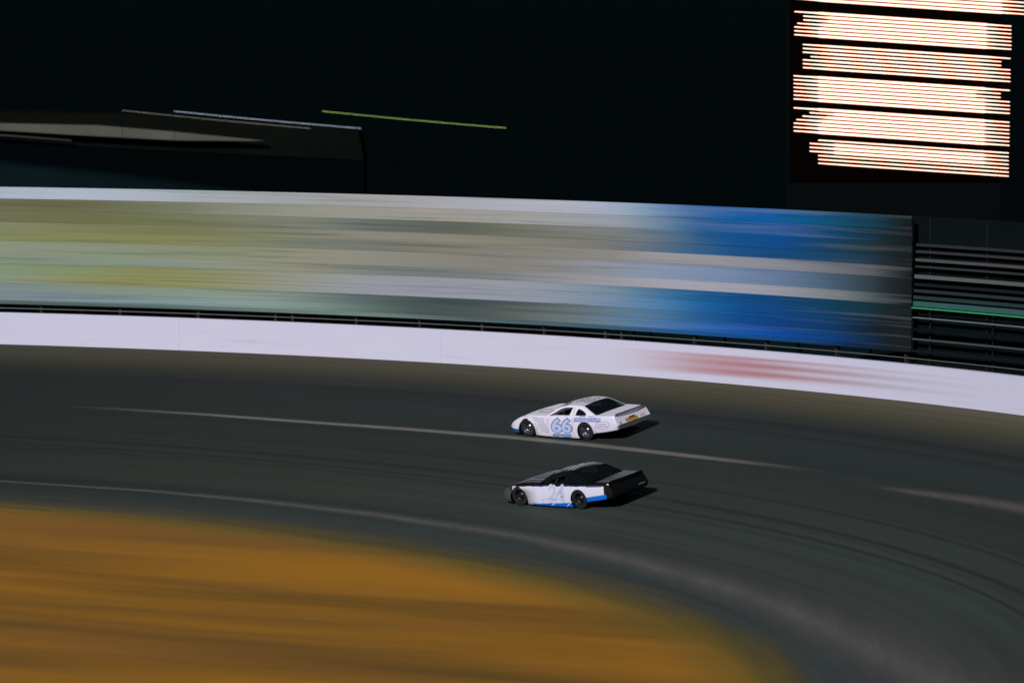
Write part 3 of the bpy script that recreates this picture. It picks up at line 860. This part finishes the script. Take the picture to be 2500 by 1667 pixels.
def make_car(name, label, livery, pxr, pxf):
    white = livery == 'white'
    paint = white_paint() if white else dark_paint()
    top = plain('roof_white', (.66, .65, .66), .35, coat=.3, var=.06) if white else plain('roof_black', (.006, .0075, .008), .22, coat=.5)
    root = empty(name); tag(root, label, 'race car', 'race cars on the banked track')
    body = link('body', body_mesh(paint), None, root)
    # greenhouse side panels with open door window and quarter window
    out = list(ROOF) + [(-.50, .88), (-.36, .872), (.0, .85), (.9, .81), (1.5, .785)]
    door = [(1.75, .805), (1.48, .925), (1.26, 1.035), (1.10, 1.085), (.92, 1.108), (.66, 1.115), (.70, 1.04), (.77, .84)]
    quar = [(.50, .858), (.47, .96), (.41, 1.075), (.32, 1.07), (.16, 1.025), (.04, .965), (-.02, .915), (.01, .872), (.08, .866)]
    for s in (1, -1):
        me = poly_curve_mesh([out, door, quar], .008)
        for v in me.vertices:
            x, z, e = v.co.x, v.co.y, v.co.z
            v.co = (x, s * (plane_y(z) - .004 + e), z)
        bm = bmesh.new(); bm.from_mesh(me); bmesh.ops.recalc_face_normals(bm, faces=bm.faces); bm.to_mesh(me); bm.free()
        me.materials.clear(); link('side_panel', me, paint if white else top, root)
        q = poly_curve_mesh([[(x, z) for x, z in quar]], .001)
        for v in q.vertices:
            x, z, e = v.co.x, v.co.y, v.co.z
            v.co = (x, s * (plane_y(z) - .016 + e), z)
        q.materials.clear(); link('quarter_window', q, M_GLASS, root)
        # window-edge stripes on the pillar
        if white and s > 0:
            m2 = rect_mesh([(.585, .86, .60, 1.13)])
            for v in m2.vertices: v.co = (v.co.x - (v.co.y - .86) * .12, plane_y(v.co.y) + .009, v.co.y)
            link('pillar_seam', m2, plain('seam_grey', (.22, .21, .26), .6), root)
    roof = roof_strip(4, 8, .045, 'roof_panel', top, root)
    roof_strip(0, 4, .045, 'windshield', M_GLASS, root, .0)
    roof_strip(8, 11, .045, 'rear_window', M_GLASS, root, .035, -.004)
    # painted frame round the rear glass
    for i0, i1 in ((8, 11),):
        P = []
        for s in (1, -1):
            P = []
            for k in range(13):
                t = i0 + k / 4; j = min(int(t), len(ROOF) - 2); f = t - j
                x, z = ROOF[j][0] + (ROOF[j + 1][0] - ROOF[j][0]) * f, ROOF[j][1] + (ROOF[j + 1][1] - ROOF[j][1]) * f
                yl = plane_y(z)
                P.append([(x, s * yl, z + .004), (x - .004, s * (yl - .05), z + .012)])
            link('window_frame', grid_mesh('window_frame', P), paint if white else top, root)
    # spoiler blade on the deck edge, dark strip along its top
    def blade(x0, z0, x1, z1, th, name, mat, par):
        bm = bmesh.new(); vs = []
        for k in range(9):
            y = -.81 + 1.62 * k / 8
            dx = -.045 * (1 - (y / .85) ** 2)
            vs.append([bm.verts.new((x0 + dx, y, z0)), bm.verts.new((x1 + dx, y, z1)), bm.verts.new((x1 + dx + th, y, z1)), bm.verts.new((x0 + dx + th, y, z0))])
        for a, b in zip(vs[:-1], vs[1:]):
            for j in range(4): bm.faces.new((a[j], a[(j + 1) % 4], b[(j + 1) % 4], b[j]))
        bm.faces.new(vs[0]); bm.faces.new(vs[-1])
        return bm_obj(name, bm, mat, par)
    sp = blade(-1.345, .895, -1.385, .955, .012, 'spoiler', top, root)
    blade(-1.383, .9555, -1.40, .985, .012, 'spoiler_edge', M_LEXAN, sp)
    bm = bmesh.new()
    for y in (-.6, -.2, .2, .6): bar(bm, (-1.24, y, .905), (-1.365, y, .96), .008, 6)
    bm_obj('spoiler_brace', bm, M_CAGE, sp)
    # under floor
    bm = bmesh.new(); box(bm, (-1.2, -.62, .13), (3.0, .62, .16)); bm_obj('floor_pan', bm, M_WELL, root)
    # wheels
    for x in (RAX, FAX):
        for s in (1, -1):
            w = empty('wheel', (x, s * .80, TR), root)
            w.rotation_euler = (0, random.uniform(0, 1), 0) if s > 0 else (0, 0, math.pi)
            if x > 1 and s > 0: w.rotation_euler = (0, .4, R(3))
            ty = link('tyre', TYRE, M_TYRE, w, True)
            rmat = M_RIM if white else M_RIMD
            rm = link('rim', RIM if white else RIM.copy(), None, w, True); rm.data.materials.clear(); rm.data.materials.append(rmat)
            lg = link('lug_nut', LUGS if white else LUGS.copy(), None, w); lg.data.materials.clear(); lg.data.materials.append(rmat); link('vent_hole', SLOTS, M_WELL, w)
    # cockpit
    bm = bmesh.new()
    cg = [((1.55, .66, .5), (1.12, .55, 1.08)), ((1.12, .55, 1.08), (.42, .55, 1.16)), ((.42, .55, 1.16), (.42, .66, .3)), ((.42, .55, 1.16), (-.45, .60, .5)), ((.42, .55, 1.16), (.42, -.55, 1.16)), ((.42, -.55, 1.16), (.42, -.66, .3)),
          ((1.12, -.55, 1.08), (.42, -.55, 1.16)), ((1.55, -.66, .5), (1.12, -.55, 1.08)), ((1.12, .55, 1.08), (1.12, -.55, 1.08)), ((.42, .66, .70), (1.5, .68, .62)), ((.42, .66, .52), (1.5, .68, .46)), ((.42, -.55, 1.16), (-.45, -.60, .5))]
    for a, b in cg: bar(bm, a, b, .022)
    bm_obj('roll_cage', bm, M_CAGE, root)
    bm = bmesh.new()
    box(bm, (.45, .12, .18), (.58, .56, .95)); box(bm, (.45, .12, .18), (1.0, .56, .34)); box(bm, (.47, .10, .90), (.68, .16, 1.04)); box(bm, (.47, .52, .90), (.68, .58, 1.04)); box(bm, (.45, .16, .9), (.52, .52, 1.06))
    bmesh.ops.bevel(bm, geom=bm.edges[:], offset=.02, segments=2, affect='EDGES')
    bm_obj('seat', bm, M_SEAT, root)
    bm = bmesh.new()
    Mw = Matrix.Translation((1.22, .34, .78)) @ Matrix.Rotation(R(70), 4, 'Y')
    for k in range(20):
        a, b = 2 * math.pi * k / 20, 2 * math.pi * (k + 1) / 20
        bar(bm, Mw @ Vector((.18 * math.cos(a), .18 * math.sin(a), 0)), Mw @ Vector((.18 * math.cos(b), .18 * math.sin(b), 0)), .014, 6)
    for a in (0, 2.1, 4.2): bar(bm, Mw @ Vector((0, 0, .0)), Mw @ Vector((.18 * math.cos(a), .18 * math.sin(a), 0)), .010, 6)
    bar(bm, (1.22, .34, .78), (1.58, .34, .62), .02)
    bm_obj('steering_wheel', bm, M_SEAT, root)
    # ---- markings
    sp_ = lambda cx_, cz_, slope=-.030: (lambda a, b: (cx_ - a, cz_ + b + slope * (-a)))   # text runs nose to tail
    if white:
        blue = plain('number_blue', (.005, .085, .21), .4); pale = plain('number_pale', (.40, .52, .76), .4); navy = plain('navy_print', (.02, .03, .10), .5)
        grey = plain('sticker_grey', (.36, .34, .37), .5); mid = plain('sticker_blue', (.10, .28, .52), .5); soft = plain('band_pale', (.50, .58, .82), .4)
        wide = lambda f: (lambda a, b: f(a * 1.18, b * .78))
        nb = decal(text_mesh('66', .82, .066), wide(sp_(1.12, .465)), side_proj, 'number_outline', blue, body, .004)
        decal(text_mesh('66', .82, .044), wide(sp_(1.12, .460)), side_proj, 'number_fill', pale, body, .008)
        decal(text_mesh('66', .82, .004), wide(sp_(1.12, .460)), side_proj, 'number_inner', plain('number_white', (.60, .66, .84), .4), body, .011)
        decal(rect_mesh([(-.46, -.07, .44, .06)]), sp_(1.13, .135), side_proj, 'name_band', mid, body, .004)
        rs = []
        for k in range(9):
            x0 = -.42 + k * .095; rs += [(x0, -.045 + .03 * (k % 2), x0 + .07, -.02 + .03 * (k % 2)), (x0 + .01, .02, x0 + .06, .035)]
        decal(rect_mesh(rs), sp_(1.13, .135), side_proj, 'name_lettering', soft, body, .008)
        for rc in ((1.775, .10, 1.79, .775), (.575, .10, .59, .80), (2.36, .735, 3.05, .748)):
            decal(rect_mesh([rc]), (lambda a, b: (a, b)), side_proj, 'panel_seam', grey, body, .004)
        # sponsor lines on the front fender
        for k in range(8):
            z = .70 - k * .068; x0 = 2.26 - .02 * k + (.14 if k < 2 else 0) - .05 * (k > 4)
            rs = []; xx = 0.0
            while xx < (.50 if k < 2 else .36):
                w = random.uniform(.05, .13); rs.append((xx, 0, min(xx + w, .5), .018 + .012 * random.random())); xx += w + .018
            decal(rect_mesh(rs), (lambda x0, z: (lambda a, b: (x0 - a, z + b)))(x0 + .08, z), side_proj, 'sponsor_sticker', grey, body, .004)
        # band of lettering over the rear wheel
        decal(rect_mesh([(-.62, -.065, .66, .065)]), sp_(-.13, .775, .035 * -1), side_proj, 'sponsor_band', soft, body, .004)
        rs = []
        xx = -.60
        while xx < .60:
            w = random.uniform(.04, .07); rs.append((xx, -.045, xx + .014, .045)); rs.append((xx, random.choice((-.045, .0, .032)), xx + w, random.choice((-.032, .013, .045)))); xx += w + .03
        rs = [(a, min(b, d), c, max(b, d) + .004) for a, b, c, d in rs]
        decal(rect_mesh(rs), sp_(-.13, .775, -.035), side_proj, 'sponsor_lettering', plain('letter_blue', (.20, .27, .50), .5), body, .008)
        decal(rect_mesh([(-.64, -.082, -.20, -.066), (.0, -.082, .62, -.066), (-.36, .085, -.08, .097), (.05, .092, .30, .104)]), sp_(-.13, .775, -.035), side_proj, 'sponsor_rule', navy, body, .008)
        # hexagonal badge on the quarter panel
        hexo = lambda sx, sz: [(-.33 * sx, 0), (-.24 * sx, .13 * sz), (.24 * sx, .15 * sz), (.33 * sx, .02), (.22 * sx, -.10 * sz), (0, -.15 * sz), (-.24 * sx, -.10 * sz)]
        decal(poly_curve_mesh([hexo(1, 1), hexo(.93, .90)], 0), sp_(-.84, .575, -.06), side_proj, 'badge_outline', plain('badge_line', (.30, .34, .50), .5), body, .004)
        decal(rect_mesh([(-.22, .025, .20, .062), (-.24, -.055, .22, -.018)]), sp_(-.84, .575, -.06), side_proj, 'badge_bar', plain('badge_bar', (.44, .47, .60), .5), body, .004)
        # roof and hood figures, outlined
        def roof_proj(p):
            x = p[0]; z = float(np.interp(-x, [-q[0] for q in ROOF], [q[1] for q in ROOF])); yl = plane_y(z); q = p[1] / yl
            return Vector((x, p[1], z + .045 * (1 - q * q))), Vector((0, 0, 1))
        line = plain('figure_grey', (.07, .065, .07), .5)
        decal(text_mesh('66', .80, .034), (lambda a, b: (.62 - a * .92, -b * 1.15)), roof_proj, 'roof_number_outline', line, roof, .006)
        decal(text_mesh('66', .80, .006), (lambda a, b: (.62 - a * .92, -b * 1.15)), roof_proj, 'roof_number', top, roof, .011)
        decal(rect_mesh([(2.10, -.50, 2.14, .52), (2.14, .47, 2.62, .52), (2.26, .10, 2.66, .15), (2.62, .1, 2.66, .42)]), (lambda a, b: (a, b)), deck_proj, 'hood_marking', plain('hood_grey', (.20, .19, .21), .5), body, .006)
        # yellow sticker, lamp patch and a pink glow painted on the tail
        decal(rect_mesh([(-.30, -.055, .34, .055)]), (lambda a, b: (a + .06, .655 + b + .03 * a)), tail_proj, 'tail_sticker', plain('sticker_yellow', (.50, .30, .012), .5, var=.4, scale=9), body, .006)
        decal(rect_mesh([(-.16, .0, .16, .07)]), (lambda a, b: (a + .03, .682 + b)), tail_proj, 'tail_sticker_print', plain('sticker_brown', (.16, .09, .02), .5), body, .010)
        decal(rect_mesh([(-.14, -.05, .14, .05)]), (lambda a, b: (a - .50, .66 + b)), tail_proj, 'tail_glow', plain('glow_pink', (.70, .52, .47), .5), body, .006)
        decal(rect_mesh([(-.05, -.05, .05, .05)]), (lambda a, b: (a + .68, .63 + b)), tail_proj, 'tail_lamp', grey, body, .006)
        decal(rect_mesh([(-.82, -.006, .82, .006)]), (lambda a, b: (a, .585 + b)), tail_proj, 'bumper_seam', plain('seam_dark', (.10, .095, .09), .6), body, .006)
    else:
        pale = plain('number_pale_blue', (.58, .63, .80), .35); wh = plain('number_plain_white', (.76, .77, .84), .35); gr = plain('mark_grey', (.34, .38, .50), .5)
        decal(text_mesh('24', .74, .045, .15), sp_(1.05, .50), side_proj, 'number_fill', wh, body, .006)
        decal(text_mesh('24', .74, .012, .15), sp_(1.05, .50), side_proj, 'number_inner', pale, body, .009)
        rs = []
        for k in range(7): rs.append((-.5 + k * .16, -.14 + .03 * (k % 3), -.40 + k * .16, -.125 + .03 * (k % 3)))
        decal(rect_mesh(rs), sp_(1.2, .42), side_proj, 'sponsor_sticker', gr, body, .012)
        decal(poly_curve_mesh([[(0, 0), (.05, 0), (.30, .16), (.25, .16)]], 0), sp_(.62, .08), side_proj, 'skirt_stripe', wh, body, .006)
        decal(poly_curve_mesh([[(0, 0), (.09, 0), (.26, .09), (.17, .09)]], 0), sp_(1.35, .085), side_proj, 'skirt_stripe', pale, body, .006)
        decal(rect_mesh([(-.30, -.012, .36, .012)]), sp_(-.70, .80, -.035), side_proj, 'glint_strip', plain('glint_chrome', (.7, .72, .75), .2, .9), body, .012)  # strip added for a silver highlight along the quarter panel
        decal(rect_mesh([(.10, -.50, .16, .50), (.28, -.50, .36, .50)]), (lambda a, b: (a + .45, b)), (lambda p: (Vector((p[0], p[1], float(np.interp(-p[0], [-q[0] for q in ROOF], [q[1] for q in ROOF])) + .045 * (1 - (p[1] / .66) ** 2))), Vector((0, 0, 1)))), 'roof_stripe', plain('stripe_white', (.62, .62, .66), .4), roof, .006)
        decal(rect_mesh([(-.16, -.022, .16, .022)]), (lambda a, b: (a - .56, .58 + b)), tail_proj, 'tail_lamp', plain('lamp_grey', (.16, .17, .17), .4), body, .008)
        hb_ = plain('hood_blue', (.16, .25, .42), .3)
        for rc in ((2.0, -.60, 2.9, -.52), (1.95, .40, 2.75, .50)): decal(rect_mesh([rc]), (lambda a, b: (a, b)), deck_proj, 'hood_stripe', hb_, body, .006)
    lean = Matrix.Translation((0, .95, 0)) @ Matrix.Rotation(R(2.0), 4, 'X') @ Matrix.Translation((0, -.95, 0))
    for ch in list(root.children):
        if not ch.name.startswith('wheel'): ch.matrix_local = lean @ ch.matrix_local
    # ---- stand it on the banking
    pr, pf = on_track(*pxr), on_track(*pxf)
    fwd = (pf - pr)
    rad = Vector((pr.x - CX, pr.y - CY, 0)).normalized()
    slope = .2145
    nrm = Vector((-rad.x * slope, -rad.y * slope, 1)).normalized()
    fwd = (fwd - nrm * fwd.dot(nrm)).normalized()
    left = nrm.cross(fwd)
    Mr = Matrix((fwd, left, nrm)).transposed().to_4x4()
    # the photographed contact is the outside of the left rear tyre
    root.matrix_world = Matrix.Translation(pr - left * .955 + nrm * .004) @ Mr
    print(name, 'wheelbase seen', (pf - pr).length, 'heading', math.degrees(math.atan2(fwd.y, -fwd.x)), 'dist', pr.y)
    return root
car_w = make_car('race_car', 'white stock race car with blue number 66 and dark rear window', 'white', (1433, 1075), (1288, 1065))
car_d = make_car('race_car', 'black stock race car with white sides and bright blue skirts', 'dark', (1418, 1243), (1263, 1233))

# ------------------------------------------------------------------ drivers: one continuous skinned figure each
def driver(car, label, suit, helm):
    me = bpy.data.meshes.new('person')
    J = [(.72, .34, .40), (.66, .34, .62), (.63, .34, .84), (.64, .34, .93), (.66, .34, 1.01), (.66, .34, 1.09),   # hips, chest, neck, head
         (.66, .15, .83), (.88, .13, .70), (1.14, .20, .80), (.66, .53, .83), (.88, .55, .70), (1.14, .48, .80),        # arms to the wheel
         (.74, .24, .40), (1.12, .22, .52), (1.42, .22, .30), (.74, .44, .40), (1.12, .46, .52), (1.42, .46, .30)]
    E_ = [(0, 1), (1, 2), (2, 3), (3, 4), (4, 5), (2, 6), (6, 7), (7, 8), (2, 9), (9, 10), (10, 11), (0, 12), (12, 13), (13, 14), (0, 15), (15, 16), (16, 17)]
    rad = [.13, .14, .13, .065, .13, .10, .075, .055, .042, .075, .055, .042, .095, .075, .05, .095, .075, .05]
    me.from_pydata(J, E_, [])
    o = bpy.data.objects.new('person', me); COL.objects.link(o)
    sk = o.modifiers.new('skin', 'SKIN'); ss = o.modifiers.new('sub', 'SUBSURF'); ss.levels = 2; ss.render_levels = 2
    for v, r_ in zip(me.skin_vertices[0].data, rad): v.radius = (r_, r_)
    me.skin_vertices[0].data[0].use_root = True
    bpy.context.view_layer.update()
    m2 = bpy.data.meshes.new_from_object(o.evaluated_get(bpy.context.evaluated_depsgraph_get()))
    bpy.data.objects.remove(o)
    m2.materials.clear()
    p = link('person', m2, suit, None, True)
    tag(p, label, 'person', 'drivers seated in the race cars')
    p.matrix_world = car.matrix_world.copy()
    bm = bmesh.new()
    bmesh.ops.create_uvsphere(bm, u_segments=20, v_segments=14, radius=1, matrix=Matrix.Translation((.665, .34, 1.035)) @ Matrix.Diagonal((.135, .118, .135, 1)))
    h = bm_obj('helmet', bm, helm, p, True)
    bm = bmesh.new(); box(bm, (.735, .25, 1.02), (.808, .43, 1.085)); bmesh.ops.bevel(bm, geom=bm.edges[:], offset=.012, segments=2, affect='EDGES')
    bm_obj('visor', bm, M_GLASS, h, True)
bpy.context.view_layer.update()
driver(car_w, 'driver in dark suit and grey helmet seated in the white race car', plain('suit_dark', (.03, .032, .036), .9), plain('helmet_grey', (.50, .51, .53), .25))
driver(car_d, 'driver in black suit and dark helmet seated in the black race car', plain('suit_black', (.015, .016, .018), .9), plain('helmet_dark', (.05, .055, .06), .25))
